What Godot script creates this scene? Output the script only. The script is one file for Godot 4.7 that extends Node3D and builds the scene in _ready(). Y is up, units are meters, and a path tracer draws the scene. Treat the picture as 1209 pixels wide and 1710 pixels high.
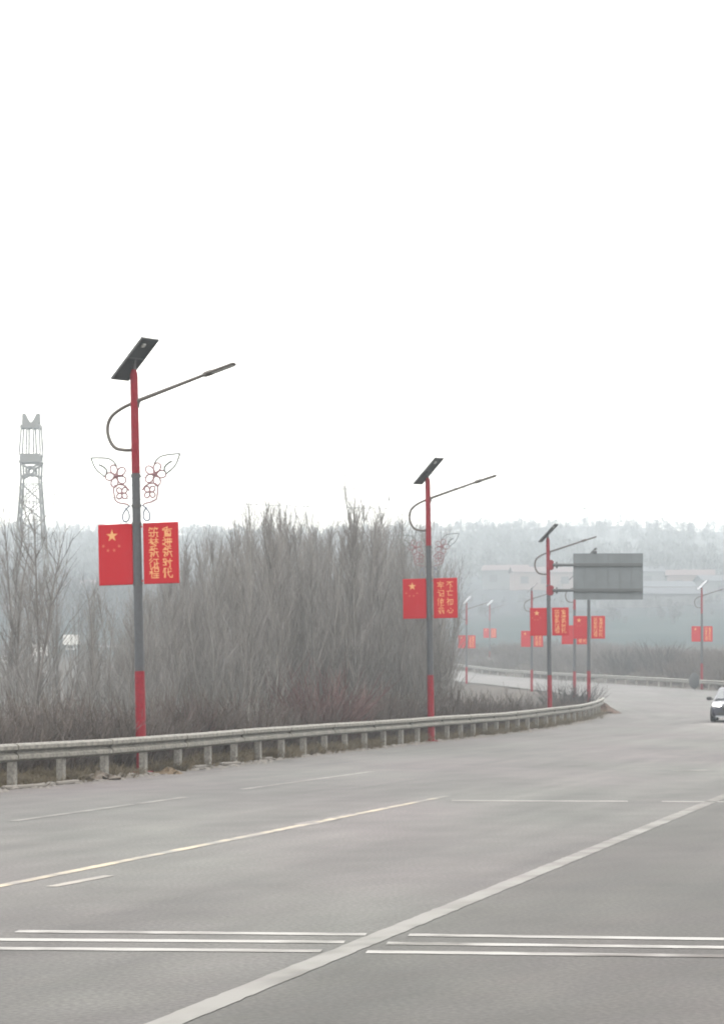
extends Node3D

# ------------------------------------------------------------------ mesh collector
class Mb:
	var v := PackedVector3Array()
	var n := PackedVector3Array()
	var c := PackedColorArray()
	var uv := PackedVector2Array()
	var ix := PackedInt32Array()
	var col := Color(1, 1, 1)

	func vert(p: Vector3, nn: Vector3, t := Vector2.ZERO) -> int:
		v.append(p); n.append(nn); c.append(col); uv.append(t)
		return v.size() - 1

	# counter-clockwise seen from outside
	func tri(a: Vector3, b: Vector3, d: Vector3) -> void:
		var nn := (b - a).cross(d - a).normalized()
		var i := vert(a, nn)
		vert(b, nn); vert(d, nn)
		ix.append_array(PackedInt32Array([i, i + 2, i + 1]))

	func quad(a: Vector3, b: Vector3, d: Vector3, e: Vector3) -> void:
		var nn := (b - a).cross(d - a).normalized()
		var i := vert(a, nn, Vector2(0, 1))
		vert(b, nn, Vector2(1, 1)); vert(d, nn, Vector2(1, 0)); vert(e, nn, Vector2(0, 0))
		ix.append_array(PackedInt32Array([i, i + 2, i + 1, i, i + 3, i + 2]))

	func box(at: Vector3, size: Vector3, turn := Basis.IDENTITY) -> void:
		var h := size / 2.0
		var p := []
		for k in 8:
			p.append(at + turn * Vector3(h.x if k & 1 else -h.x, h.y if k & 2 else -h.y, h.z if k & 4 else -h.z))
		quad(p[4], p[5], p[7], p[6]); quad(p[1], p[0], p[2], p[3])
		quad(p[5], p[1], p[3], p[7]); quad(p[0], p[4], p[6], p[2])
		quad(p[6], p[7], p[3], p[2]); quad(p[0], p[1], p[5], p[4])

	# box with its long edges cut off (rounded look)
	func soft_box(at: Vector3, size: Vector3, cut: float, turn := Basis.IDENTITY) -> void:
		var h := size / 2.0
		var r := minf(cut, minf(h.x, minf(h.y, h.z)) * 0.9)
		var ring := func(y: float, o: float) -> PackedVector3Array:
			var a := PackedVector3Array()
			for q in [[h.x - o, h.z - r - o], [h.x - r - o, h.z - o], [-h.x + r + o, h.z - o], [-h.x + o, h.z - r - o], [-h.x + o, -h.z + r + o], [-h.x + r + o, -h.z + o], [h.x - r - o, -h.z + o], [h.x - o, -h.z + r + o]]:
				a.append(at + turn * Vector3(q[0], y, q[1]))
			a.reverse()
			return a
		loft([ring.call(-h.y, r), ring.call(-h.y + r, 0.0), ring.call(h.y - r, 0.0), ring.call(h.y, r)], true)

	# rings of the same number of points, flat faces, running so that the ring is counter-clockwise seen from the far end
	func loft(rings: Array, caps := true) -> void:
		for k in rings.size() - 1:
			var a: PackedVector3Array = rings[k]
			var b: PackedVector3Array = rings[k + 1]
			var m := a.size()
			for j in m:
				var j2 := (j + 1) % m
				quad(a[j], a[j2], b[j2], b[j])
		if caps:
			for q in [0, rings.size() - 1]:
				var a: PackedVector3Array = rings[q]
				var mid := Vector3.ZERO
				for p in a: mid += p
				mid /= a.size()
				for j in a.size():
					var j2 := (j + 1) % a.size()
					if q == 0: tri(mid, a[j2], a[j])
					else: tri(mid, a[j], a[j2])

	func tube(pts: PackedVector3Array, radii: Array, sides := 6, caps := true) -> void:
		var prev := -1
		var up := Vector3(0.31, 0.22, 0.92).normalized()
		var first := v.size()
		for k in pts.size():
			var t: Vector3
			if k == 0: t = pts[1] - pts[0]
			elif k == pts.size() - 1: t = pts[k] - pts[k - 1]
			else: t = (pts[k + 1] - pts[k]).normalized() + (pts[k] - pts[k - 1]).normalized()
			t = t.normalized()
			var s := t.cross(up)
			if s.length() < 0.05: s = t.cross(Vector3(0.9, 0.1, 0.2))
			s = s.normalized()
			var w := s.cross(t).normalized()
			var r: float = radii[mini(k, radii.size() - 1)]
			var base := v.size()
			for j in sides:
				var a := TAU * j / sides
				var nn := s * cos(a) + w * sin(a)
				vert(pts[k] + nn * r, nn, Vector2(float(j) / sides, k))
			if prev >= 0:
				for j in sides:
					var j2 := (j + 1) % sides
					ix.append_array(PackedInt32Array([prev + j, prev + j2, base + j2, prev + j, base + j2, base + j]))
			prev = base
		if caps:
			for e in 2:
				var b := first if e == 0 else prev
				for j in range(1, sides - 1):
					ix.append_array(PackedInt32Array([b, b + j, b + j + 1]))

	func mesh(m: Material) -> ArrayMesh:
		var a := []
		a.resize(Mesh.ARRAY_MAX)
		a[Mesh.ARRAY_VERTEX] = v
		a[Mesh.ARRAY_NORMAL] = n
		a[Mesh.ARRAY_COLOR] = c
		a[Mesh.ARRAY_TEX_UV] = uv
		a[Mesh.ARRAY_INDEX] = ix
		var out := ArrayMesh.new()
		out.add_surface_from_arrays(Mesh.PRIMITIVE_TRIANGLES, a)
		out.surface_set_material(0, m)
		return out

# ------------------------------------------------------------------ naming helpers
var used := {}
var rng := RandomNumberGenerator.new()
var M := {}

func numbered(called: String) -> String:
	var k: int = used.get(called, 0)
	used[called] = k + 1
	return called if k == 0 else "%s_%03d" % [called, k]

func tag(o: Node, label: String, category: String, group := "") -> void:
	if label: o.set_meta("label", label)
	if category: o.set_meta("category", category)
	if group: o.set_meta("group", group)

func thing(called: String, label: String, category: String, at := Vector3.ZERO, turn := 0.0, group := "") -> Node3D:
	var o := Node3D.new()
	o.name = numbered(called)
	add_child(o, true)
	o.position = at
	o.rotation.y = turn
	tag(o, label, category, group)
	return o

func part(called: String, m: Mesh, parent: Node) -> MeshInstance3D:
	var o := MeshInstance3D.new()
	o.name = called
	o.mesh = m
	parent.add_child(o, true)
	return o

func single(called: String, m: Mesh, label: String, category: String, at := Vector3.ZERO, turn := 0.0, group := "") -> MeshInstance3D:
	var o := MeshInstance3D.new()
	o.name = numbered(called)
	o.mesh = m
	add_child(o, true)
	o.position = at
	o.rotation.y = turn
	tag(o, label, category, group)
	return o

func structure(called: String, m: Mesh) -> MeshInstance3D:
	var o := MeshInstance3D.new()
	o.name = numbered(called)
	o.mesh = m
	add_child(o, true)
	o.set_meta("kind", "structure")
	return o

func copy_of(src: Node3D, at: Vector3, turn: float, label: String, group := "") -> Node3D:
	var o: Node3D = src.duplicate()
	o.name = numbered(String(src.get_meta("base_name")))
	add_child(o, true)
	o.position = at
	o.rotation.y = turn
	o.set_meta("label", label)
	if group: o.set_meta("group", group)
	return o

func stuff(called: String, m: Mesh, places: Array, label: String, tints := []) -> MultiMeshInstance3D:
	var mm := MultiMesh.new()
	mm.transform_format = MultiMesh.TRANSFORM_3D
	mm.use_colors = tints.size() > 0
	mm.mesh = m
	mm.instance_count = places.size()
	for i in places.size():
		var t: Transform3D = places[i]
		mm.set_instance_transform(i, t)
		if tints.size() > 0:
			var cc: Color = tints[i]
			mm.set_instance_color(i, cc)
	var o := MultiMeshInstance3D.new()
	o.name = numbered(called)
	o.multimesh = mm
	add_child(o, true)
	o.set_meta("kind", "stuff")
	o.set_meta("label", label)
	return o

# albedo given as linear reflectance
func mat(called: String, r: float, g: float, b: float, rough := 0.7, metal := 0.0, tone := 0.52) -> StandardMaterial3D:
	var m := StandardMaterial3D.new()
	m.resource_name = called
	m.albedo_color = Color(r * tone, g * tone, b * tone).linear_to_srgb()
	m.roughness = rough
	m.metallic = metal
	M[called] = m
	return m

func noise_tex(freq: float, seed_: int, lo: float, hi: float, size := 512, octaves := 4) -> NoiseTexture2D:
	var f := FastNoiseLite.new()
	f.seed = seed_
	f.frequency = freq
	f.fractal_octaves = octaves
	var t := NoiseTexture2D.new()
	t.width = size
	t.height = size
	t.seamless = true
	t.noise = f
	var gr := Gradient.new()
	gr.set_color(0, Color(lo, lo, lo))
	gr.set_color(1, Color(hi, hi, hi))
	t.color_ramp = gr
	return t

# ------------------------------------------------------------------ the lie of the land: x to the right, d = distance ahead (z = -d)
const LEFT_EDGE := [[-60, -33.0], [0, -16.6], [20, -11.2], [30, -8.3], [37.3, -6.09], [42.5, -4.24], [49.5, -2.6], [54.5, -1.5], [67, 2.05], [80, 5.5], [92, 8.7], [104, 11.15], [112, 12.2], [119, 12.9], [130, 14.0], [142, 14.4], [155, 14.2], [168, 13.4], [187, 12.0], [207, 10.4], [230, 7.0], [255, 1.0], [285, -10.0], [340, -40.0], [400, -80.0]]
const RIGHT_EDGE := [[-60, -12.9], [0, 3.9], [97, 31.0], [110, 32.0], [125, 31.8], [140, 30.4], [155, 28.7], [165, 27.3], [178, 26.0], [209, 22.4], [240, 18.0], [273, 12.2], [305, 3.5], [340, -12.0], [400, -48.0]]
const PROFILE := [[-200, 0.0], [80, 0.0], [100, 0.15], [230, 2.1], [270, 2.9], [300, 4.6], [340, 7.2], [400, 11.8], [480, 18.0], [600, 28.5], [750, 45.0], [880, 61.5], [960, 67.0], [1100, 69.0], [1400, 60.0]]

func table(t: Array, d: float) -> float:
	if d <= t[0][0]: return t[0][1]
	for k in range(1, t.size()):
		if d <= t[k][0]:
			var f: float = (d - t[k - 1][0]) / (t[k][0] - t[k - 1][0])
			return lerpf(t[k - 1][1], t[k][1], f)
	return t[t.size() - 1][1]

func smooth_table(t: Array, d: float, w: float) -> float:
	return (table(t, d - w) + table(t, d - w / 2) + table(t, d) + table(t, d + w / 2) + table(t, d + w)) / 5.0

func edge_l(d: float) -> float: return smooth_table(LEFT_EDGE, d, 5.0)
func edge_r(d: float) -> float: return smooth_table(RIGHT_EDGE, d, 6.0)
func rise(d: float) -> float: return smooth_table(PROFILE, d, clampf((d - 70.0) * 0.12, 0.5, 25.0))

var hill_noise := FastNoiseLite.new()

func land(x: float, d: float) -> float:
	var h := rise(d)
	if d < 330:
		var s := edge_l(d) - x
		h -= 2.0 * smoothstep(1.4, 6.0, s) * (1.0 - smoothstep(200, 320, d))
		var q := x - edge_r(d)
		h += 1.3 * smoothstep(1.6, 6.0, q) * smoothstep(90, 130, d)
		h += 0.12 * hill_noise.get_noise_2d(x * 6.0, d * 6.0) * smoothstep(0.7, 2.0, maxf(s, q))
	h += smoothstep(260, 500, d) * (hill_noise.get_noise_2d(x * 0.55, d * 0.8) * 3.0)
	h += smoothstep(600, 950, d) * (hill_noise.get_noise_2d(x * 0.35 + 90.0, 7.0) * 7.0)
	return h

func pos(x: float, d: float, up := 0.0) -> Vector3:
	return Vector3(x, land(x, d) + up, -d)

# ------------------------------------------------------------------ scene
func _ready() -> void:
	rng.seed = 20471
	hill_noise.seed = 5
	hill_noise.frequency = 0.02

	# camera: long lens, level, shifted up
	var cam := Camera3D.new()
	cam.name = "camera"
	cam.projection = Camera3D.PROJECTION_FRUSTUM
	cam.near = 0.1
	cam.far = 4000.0
	cam.size = 1710.0 / 3700.0 * cam.near
	cam.frustum_offset = Vector2(0.0, 285.0 / 3700.0 * cam.near)
	cam.position = Vector3(0, 1.79, 0)
	var lens := CameraAttributesPhysical.new()
	lens.frustum_near = 0.1
	lens.frustum_far = 4000.0
	lens.frustum_focal_length = 50.0
	lens.frustum_focus_distance = 5.0
	lens.exposure_aperture = 14.0
	cam.attributes = lens
	cam.near = 0.1
	cam.far = 4000.0
	add_child(cam)
	cam.current = true

	# bright, even overcast
	var sky_mat := ProceduralSkyMaterial.new()
	sky_mat.sky_top_color = Color(1.0, 1.0, 0.995)
	sky_mat.sky_horizon_color = Color(0.65, 0.625, 0.545)
	sky_mat.sky_curve = 0.15
	sky_mat.ground_bottom_color = Color(0.45, 0.44, 0.43)
	sky_mat.ground_horizon_color = Color(0.75, 0.74, 0.73)
	sky_mat.sun_angle_max = 1.0
	var env := Environment.new()
	env.background_mode = Environment.BG_SKY
	env.sky = Sky.new()
	env.sky.sky_material = sky_mat
	env.tonemap_mode = Environment.TONE_MAPPER_LINEAR
	env.tonemap_exposure = 4.8
	env.fog_enabled = true
	env.fog_density = 0.00082
	env.fog_light_color = Color(0.93, 0.97, 1.0)
	env.sdfgi_enabled = true
	env.ssao_enabled = true
	env.ssil_enabled = true
	var we := WorldEnvironment.new()
	we.name = "environment"
	we.environment = env
	add_child(we)
	var sun := DirectionalLight3D.new()
	sun.name = "sun"
	sun.light_energy = 0.2
	sun.light_angular_distance = 40.0
	sun.light_color = Color(1.0, 0.97, 0.93)
	sun.shadow_enabled = true
	sun.rotation_degrees = Vector3(-62, 35, 0)
	add_child(sun)

	materials()
	build_ground()
	build_road()
	build_markings()
	build_guardrails()
	build_street_lamps()
	build_sign()
	build_car()
	build_pylon()
	build_village()
	build_trees()
	build_undergrowth()
	build_far_woods()
	build_debris()

func materials() -> void:
	all_materials()
	for k in ["earth", "roof_red", "roof_grey", "wall_pink", "wall_grey", "wall_white", "stone", "twig"]: M[k].metallic_specular = 0.15

func all_materials() -> void:
	var m := mat("asphalt", 1, 1, 1, 0.92)
	m.vertex_color_use_as_albedo = true
	m.albedo_texture = noise_tex(0.07, 3, 0.66, 1.0, 512, 5)
	m.heightmap_enabled = false
	m = mat("paint", 1, 1, 1, 0.94, 0.0, 1.0)
	m.vertex_color_use_as_albedo = true
	m = mat("earth", 1, 1, 1, 1.0, 0.0, 1.0)
	m.vertex_color_use_as_albedo = true
	m.albedo_texture = noise_tex(0.05, 9, 0.62, 1.0, 512, 5)
	m.uv1_triplanar = true
	m.uv1_world_triplanar = true
	m.uv1_scale = Vector3(0.3, 0.3, 0.3)
	m = mat("galvanised", 0.46, 0.435, 0.38, 0.7, 0.1)
	m.albedo_texture = noise_tex(0.03, 17, 0.5, 1.0, 256, 5)
	m.uv1_triplanar = true
	m.uv1_world_triplanar = true
	m.uv1_scale = Vector3(0.9, 0.9, 0.9)
	m = mat("post_steel", 0.52, 0.49, 0.44, 0.7, 0.1)
	m.albedo_texture = noise_tex(0.04, 21, 0.6, 1.0, 256, 4)
	m.uv1_triplanar = true
	m.uv1_world_triplanar = true
	m.uv1_scale = Vector3(1.3, 1.3, 1.3)
	m = mat("pole_red", 0.40, 0.026, 0.045, 0.6)
	m.albedo_texture = noise_tex(0.04, 23, 0.8, 1.0, 256, 3)
	m.uv1_triplanar = true
	m = mat("pole_grey", 0.085, 0.092, 0.108, 0.55)
	m.albedo_texture = noise_tex(0.04, 27, 0.8, 1.0, 256, 3)
	m.uv1_triplanar = true
	mat("arm_grey", 0.13, 0.11, 0.10, 0.55)
	mat("panel_frame", 0.10, 0.105, 0.11, 0.5)
	mat("panel_back", 0.045, 0.05, 0.055, 0.6)
	mat("panel_cell", 0.02, 0.025, 0.05, 0.15)
	mat("lens", 0.6, 0.6, 0.58, 0.3)
	mat("clamp", 0.07, 0.07, 0.075, 0.5)
	mat("flag_red", 0.60, 0.022, 0.034, 0.6)
	M.flag_red.metallic_specular = 0.2
	M.pole_red.metallic_specular = 0.25
	mat("leaf_wire", 0.22, 0.25, 0.24, 0.6)
	mat("flower_wire", 0.34, 0.17, 0.19, 0.6)
	mat("drop_wire", 0.22, 0.25, 0.33, 0.6)
	m = mat("sign_back", 0.205, 0.232, 0.25, 0.55, 0.1)
	m.albedo_texture = noise_tex(0.008, 31, 0.9, 1.0, 256, 3)
	m.uv1_triplanar = true
	m.uv1_scale = Vector3(0.4, 0.4, 0.4)
	mat("sign_rib", 0.15, 0.17, 0.18, 0.55)
	mat("sign_rail", 0.09, 0.10, 0.105, 0.5)
	mat("sign_face", 0.02, 0.09, 0.30, 0.5)
	m = mat("bark", 0.17, 0.165, 0.155, 0.95)
	m.vertex_color_use_as_albedo = true
	m = mat("twig", 1, 1, 1, 0.95, 0.0, 1.0)
	m.vertex_color_use_as_albedo = true
	m = mat("stone", 0.30, 0.28, 0.26, 0.95)
	m.vertex_color_use_as_albedo = true
	mat("wall_pink", 0.28, 0.21, 0.20, 0.9)
	mat("wall_white", 0.74, 0.73, 0.70, 0.9)
	mat("wall_grey", 0.19, 0.19, 0.20, 0.9)
	mat("roof_red", 0.16, 0.12, 0.12, 0.9)
	mat("roof_grey", 0.12, 0.125, 0.14, 0.9)
	mat("dark_opening", 0.05, 0.05, 0.055, 0.6)
	m = mat("pylon_steel", 0.18, 0.18, 0.17, 0.6, 0.1)
	mat("wire", 0.05, 0.10, 0.10, 0.6)
	m = mat("car_paint", 0.018, 0.018, 0.045, 0.35)
	m.clearcoat_enabled = true
	m.clearcoat = 0.4
	m.clearcoat_roughness = 0.05
	mat("car_glass", 0.06, 0.07, 0.08, 0.06)
	mat("car_black", 0.02, 0.02, 0.022, 0.6)
	mat("car_chrome", 0.6, 0.6, 0.62, 0.2, 0.9)
	mat("plate", 0.55, 0.58, 0.62, 0.5)
	m = mat("headlight", 0.9, 0.9, 0.9, 0.2, 0.0, 1.0)
	m.emission_enabled = true
	m.emission = Color(1.0, 0.99, 0.95)
	m.emission_energy_multiplier = 3.0

# ------------------------------------------------------------------ ground and road
func steps(t: Array) -> Array:
	# [from, to, step] ...
	var out := []
	for k in t:
		var a: float = k[0]
		while a < k[1] - 0.001:
			out.append(a)
			a += k[2]
	out.append(t[t.size() - 1][1])
	return out

func build_ground() -> void:
	var rows := steps([[-200, -20, 20], [-20, 30, 5], [30, 130, 1.25], [130, 330, 4], [330, 1000, 14], [1000, 1600, 50]])
	var cols := steps([[-900, -200, 50], [-200, -60, 14], [-60, -24, 4], [-24, 36, 1.0], [36, 80, 4], [80, 220, 14], [220, 900, 40]])
	var b := Mb.new()
	var tone := FastNoiseLite.new()
	tone.seed = 71
	tone.frequency = 0.03
	for i in rows.size():
		for j in cols.size():
			var d: float = rows[i]
			var x: float = cols[j]
			# beyond the near strip the columns fan out with distance
			if d > 330: x *= 1.0
			var h := land(x, d) - 0.05
			if d < 330 and x > edge_l(d) + 0.6 and x < edge_r(d) - 0.6:
				h -= 0.10
			var e := 0.05 if d < 0 else 1.0
			var nn := Vector3(land(x - e, d) - land(x + e, d), 2.0 * e, land(x, d + e) - land(x, d - e)).normalized()
			var t := tone.get_noise_2d(x, d) * 0.5 + tone.get_noise_2d(x * 4.0, d * 4.0) * 0.35
			var near := Color(0.110, 0.095, 0.085)
			var far_brown := Color(0.085, 0.075, 0.066)
			var field := Color(0.020, 0.034, 0.034)
			var hill := Color(0.072, 0.072, 0.072)
			var k: Color = near.lerp(far_brown, smoothstep(100, 230, d))
			k = k.lerp(field, smoothstep(290, 330, d + t * 30))
			k = k.lerp(Color(0.040, 0.043, 0.050), smoothstep(420, 460, d + t * 60))
			k = k.lerp(hill, smoothstep(620, 700, d + t * 80))
			k = k * (1.0 + 0.5 * t)
			k.a = 1.0
			b.col = k
			b.vert(Vector3(x, h, -d), nn, Vector2(x, d) * 0.3)
	var w := cols.size()
	for i in rows.size() - 1:
		for j in w - 1:
			var a := i * w + j
			# seen from above, clockwise
			b.ix.append_array(PackedInt32Array([a, a + w, a + w + 1, a, a + w + 1, a + 1]))
	structure("ground", b.mesh(M.earth))

# the worn grey surface: its tone at a place, in lane coordinates s across and l along
var patch := FastNoiseLite.new()
func road_tone(x: float, d: float) -> Color:
	var s := x - 0.285 * d          # 0 on the camera's line; white line -4.4, yellow -8.7
	if d > 100: s = (x - edge_r(d)) - 4.0
	var streak := patch.get_noise_2d(s * 9.0, (d + x * 0.3) * 0.35)
	var blotch := patch.get_noise_2d(x * 1.1 + 50.0, d * 0.55)
	var fine := patch.get_noise_2d(x * 7.0 + 11.0, d * 5.0)
	var base := Color(0.169, 0.156, 0.150)
	base = base.lerp(Color(0.106, 0.099, 0.091), smoothstep(-4.45, -4.1, s))   # the browner lane right of the worn white line
	var v := 1.0 + 0.32 * streak + 0.42 * blotch + 0.28 * fine
	# polished wheel tracks
	for q in [-13.6, -11.9, -10.3, -7.5, -5.7, -2.9, -1.1]:
		v += 0.07 * exp(-pow((s - q) / 0.36, 2.0))
	for q in [-12.7, -9.6, -6.6, -2.0]:
		v -= 0.07 * exp(-pow((s - q) / 0.45, 2.0)) * (1.0 + 1.5 * streak)
	# dusty edge by the rail
	var e := x - edge_l(d)
	base = base.lerp(Color(0.165, 0.152, 0.139), 0.6 * exp(-pow(e / 0.9, 2.0)))
	var pink := 0.07 * patch.get_noise_2d(x * 0.9 - 80.0, d * 0.4)
	return Color(base.r * v * (1.0 + pink), base.g * v * (1.0 - pink), base.b * v * (1.0 + pink * 0.4))

func build_road() -> void:
	patch.seed = 13
	patch.frequency = 0.16
	var rows := steps([[-60, 4, 4], [4, 60, 0.3], [60, 130, 0.8], [130, 345, 2.5]])
	var n := 84
	var b := Mb.new()
	for d in rows:
		var l: float = edge_l(d) + 0.25
		var r: float = edge_r(d) - 0.2
		if d > 4 and d < 60: r = minf(r, 0.40 * d + 6.0)
		for j in n + 1:
			var x := lerpf(l, r, float(j) / n)
			var xx := x
			if j == 0: xx += 0.12 * patch.get_noise_2d(d * 12.0, 3.0)
			b.col = road_tone(x, d)
			b.vert(Vector3(xx, rise(d) + 0.0, -d), Vector3(0, 1, 0), Vector2(xx, d) * 0.55)
	var w := n + 1
	for i in rows.size() - 1:
		for j in n:
			var a := i * w + j
			b.ix.append_array(PackedInt32Array([a, a + w, a + w + 1, a, a + w + 1, a + 1]))
	structure("road", b.mesh(M.asphalt))

# a worn painted strip on the flat part of the road, from a to b (x, d), wear 0 (fresh) .. 1 (gone)
func strip(called: String, a: Vector2, b: Vector2, width: float, paint: Color, wear: float, parent: Node, lift := 0.004, fade_end := 0.0) -> void:
	var m := Mb.new()
	var len := a.distance_to(b)
	var along := (b - a) / len
	var side := Vector2(along.y, -along.x)
	var n := maxi(2, int(len / 0.12))
	var across := 4
	for i in n + 1:
		var p := a + along * (len * i / n)
		var fray := 0.16 * patch.get_noise_2d(p.x * 30.0, p.y * 30.0)
		for j in across + 1:
			var o := (float(j) / across - 0.5) * width * (1.0 + fray)
			var q := p + side * o
			var w := wear + 0.9 * patch.get_noise_2d(q.x * 14.0 + 7.0, q.y * 14.0) + 1.0 * patch.get_noise_2d(q.x * 2.0, q.y * 3.0 + 9.0) + 0.8 * patch.get_noise_2d(q.x * 5.0 - 30.0, q.y * 6.0)
			if fade_end > 0.0: w += smoothstep(1.0 - fade_end, 1.0, float(i) / n)
			if j == 0 or j == across: w += 0.12
			m.col = paint.lerp(road_tone(q.x, q.y) * 0.665, clampf(w, 0.0, 1.0))
			m.vert(Vector3(q.x, rise(q.y) + lift, -q.y), Vector3(0, 1, 0), q)
	var w2 := across + 1
	for i in n:
		for j in across:
			var k := i * w2 + j
			m.ix.append_array(PackedInt32Array([k, k + w2, k + w2 + 1, k, k + w2 + 1, k + 1]))
	part(called, m.mesh(M.paint), parent)

func build_markings() -> void:
	var road := get_node("road")
	var white := Color(0.235, 0.230, 0.220)
	var dull := Color(0.148, 0.145, 0.136)
	var yellow := Color(0.29, 0.25, 0.185)
	# broad worn line running away to the right
	strip("lane_line", Vector2(-3.15, 4.3), Vector2(6.6, 38.0), 0.19, dull, 0.22, road, 0.004, 0.6)
	# yellow centre line and the remnant of its twin
	strip("centre_line", Vector2(-6.1, 9.5), Vector2(1.35, 35.0), 0.13, yellow, 0.38, road, 0.004, 0.15)
	strip("centre_line", Vector2(-2.72, 19.42), Vector2(-2.34, 20.55), 0.12, Color(0.205, 0.19, 0.17), 0.4, road)
	# lane line of the far carriageway, nearly worn off
	strip("lane_line", Vector2(-4.5, 28.6), Vector2(-3.35, 32.6), 0.14, Color(0.184, 0.175, 0.166), 0.95, road)
	strip("lane_line", Vector2(-3.3, 32.75), Vector2(-2.76, 34.6), 0.13, Color(0.20, 0.186, 0.176), 0.5, road)
	strip("lane_line", Vector2(-2.0, 37.2), Vector2(0.2, 44.6), 0.14, Color(0.184, 0.175, 0.166), 0.95, road)
	# faint line across the road where the yellow line ends
	strip("cross_line", Vector2(1.36, 33.6), Vector2(4.0, 33.4), 0.30, Color(0.175, 0.168, 0.16), 0.45, road)
	strip("cross_line", Vector2(4.5, 33.3), Vector2(7.3, 33.1), 0.30, Color(0.190, 0.184, 0.176), 0.6, road)
	# rumble lines
	for k in [[-2.48, 15.93, 0.03, 15.73], [-4.2, 15.52, -0.12, 15.27], [-4.2, 15.02, -0.27, 14.76]]:
		strip("rumble_line", Vector2(k[0], k[1]), Vector2(k[2], k[3]), 0.16, white, 0.22, road)
	for k in [[0.33, 15.70, 5.0, 15.15], [0.17, 15.20, 5.0, 14.68], [0.03, 14.72, 5.0, 14.22]]:
		strip("rumble_line", Vector2(k[0], k[1]), Vector2(k[2], k[3]), 0.16, white, 0.22, road)
	# dark seams
	var dark := Color(0.045, 0.044, 0.042)
	strip("seam", Vector2(-3.45, 18.6), Vector2(-0.3, 29.0), 0.07, dark, 0.45, road, 0.003)
	strip("seam", Vector2(-0.85, 27.9), Vector2(1.2, 34.6), 0.10, dark, 0.5, road, 0.003)
	strip("pothole", Vector2(6.3, 45.0), Vector2(7.1, 45.1), 0.9, Color(0.040, 0.036, 0.034), 0.25, road, 0.003)

# ------------------------------------------------------------------ guardrails
const WAVE := [[0.75, 0.0], [0.742, 0.045], [0.712, 0.088], [0.65, 0.088], [0.605, 0.008], [0.59, 0.008], [0.548, 0.088], [0.486, 0.088], [0.454, 0.05], [0.44, 0.0]]

func rail_section(p: Vector3) -> Array:
	return [p]

func rail_ring(at: Vector3, out: Vector3) -> PackedVector3Array:
	var a := PackedVector3Array()
	for k in WAVE: a.append(at + Vector3(0, k[0], 0) + out * k[1])
	for k in range(WAVE.size() - 1, -1, -1): a.append(at + Vector3(0, WAVE[k][0], 0) + out * (WAVE[k][1] - 0.018))
	return a

# line: function of distance along; sgn +1 when the road lies to the right of the running direction
func run_rail(root: Node3D, path: PackedVector3Array, sgn: float, beam: float, gap: float, post_size: Vector3) -> void:
	# arc length
	var acc := [0.0]
	for k in range(1, path.size()): acc.append(acc[k - 1] + path[k].distance_to(path[k - 1]))
	var total: float = acc[acc.size() - 1]
	var at := func(s: float) -> Vector3:
		var q := clampf(s, 0.0, total)
		for k in range(1, path.size()):
			if q <= acc[k]:
				return path[k - 1].lerp(path[k], (q - acc[k - 1]) / maxf(acc[k] - acc[k - 1], 0.0001))
		return path[path.size() - 1]
	var out_at := func(s: float) -> Vector3:
		var t: Vector3 = at.call(s + 0.6) - at.call(s - 0.6)
		t.y = 0
		t = t.normalized()
		return Vector3(-t.z, 0, t.x) * sgn
	var s := 0.0
	var k := 0
	while s < total - 0.3:
		var b := Mb.new()
		var e := minf(s + beam, total)
		var rings := []
		var sag := 0.02 * sin(k * 2.3)
		var m := maxi(2, int((e - s) / 1.1))
		for i in m + 1:
			var q := lerpf(s + 0.022, e - 0.022, float(i) / m)
			var p: Vector3 = at.call(q)
			p.y += 0.006 * sin(q * 0.35) + sag * 0.5 * (float(i) / m - 0.5)
			var ring := rail_ring(p, out_at.call(q))
			if sgn > 0: ring.reverse()
			rings.append(ring)
		b.loft(rings, true)
		part("rail_beam", b.mesh(M.galvanised), root)
		s = e
		k += 1
	s = 0.35
	k = 0
	while s < total:
		var b := Mb.new()
		var p: Vector3 = at.call(s)
		var o: Vector3 = out_at.call(s)
		var turn := Basis(Vector3.UP, atan2(o.x, o.z))
		if k % 9 == 2: turn = turn * Basis(Vector3(0, 0, 1), 0.10)
		elif k % 5 == 3: turn = turn * Basis(Vector3(0, 0, 1), -0.03)
		var c := p - o * 0.11
		b.soft_box(c + Vector3(0, 0.19, 0), Vector3(post_size.x, 1.06, post_size.z), 0.012, turn)
		b.box(p - o * 0.026 + Vector3(0, 0.6, 0), Vector3(0.09, 0.2, 0.04), turn)
		part("post", b.mesh(M.post_steel), root)
		s += gap
		k += 1

func build_guardrails() -> void:
	var near := thing("guardrail", "long dusty W-beam guardrail along the near roadside in front of the bare trees", "guardrail")
	var path := PackedVector3Array()
	for k in 92:
		var d := 30.0 + k * 0.9
		path.append(Vector3(edge_l(d), rise(d), -d))
	run_rail(near, path, 1.0, 4.0, 1.95, Vector3(0.15, 0, 0.13))
	var far := thing("guardrail", "pale guardrail on the outside of the far bend, beyond the road", "guardrail")
	path = PackedVector3Array()
	for k in 92:
		var d := 112.0 + k * 2.4
		path.append(Vector3(edge_r(d) + 0.2, rise(d), -d))
	run_rail(far, path, -1.0, 6.0, 4.0, Vector3(0.13, 0, 0.12))

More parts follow.
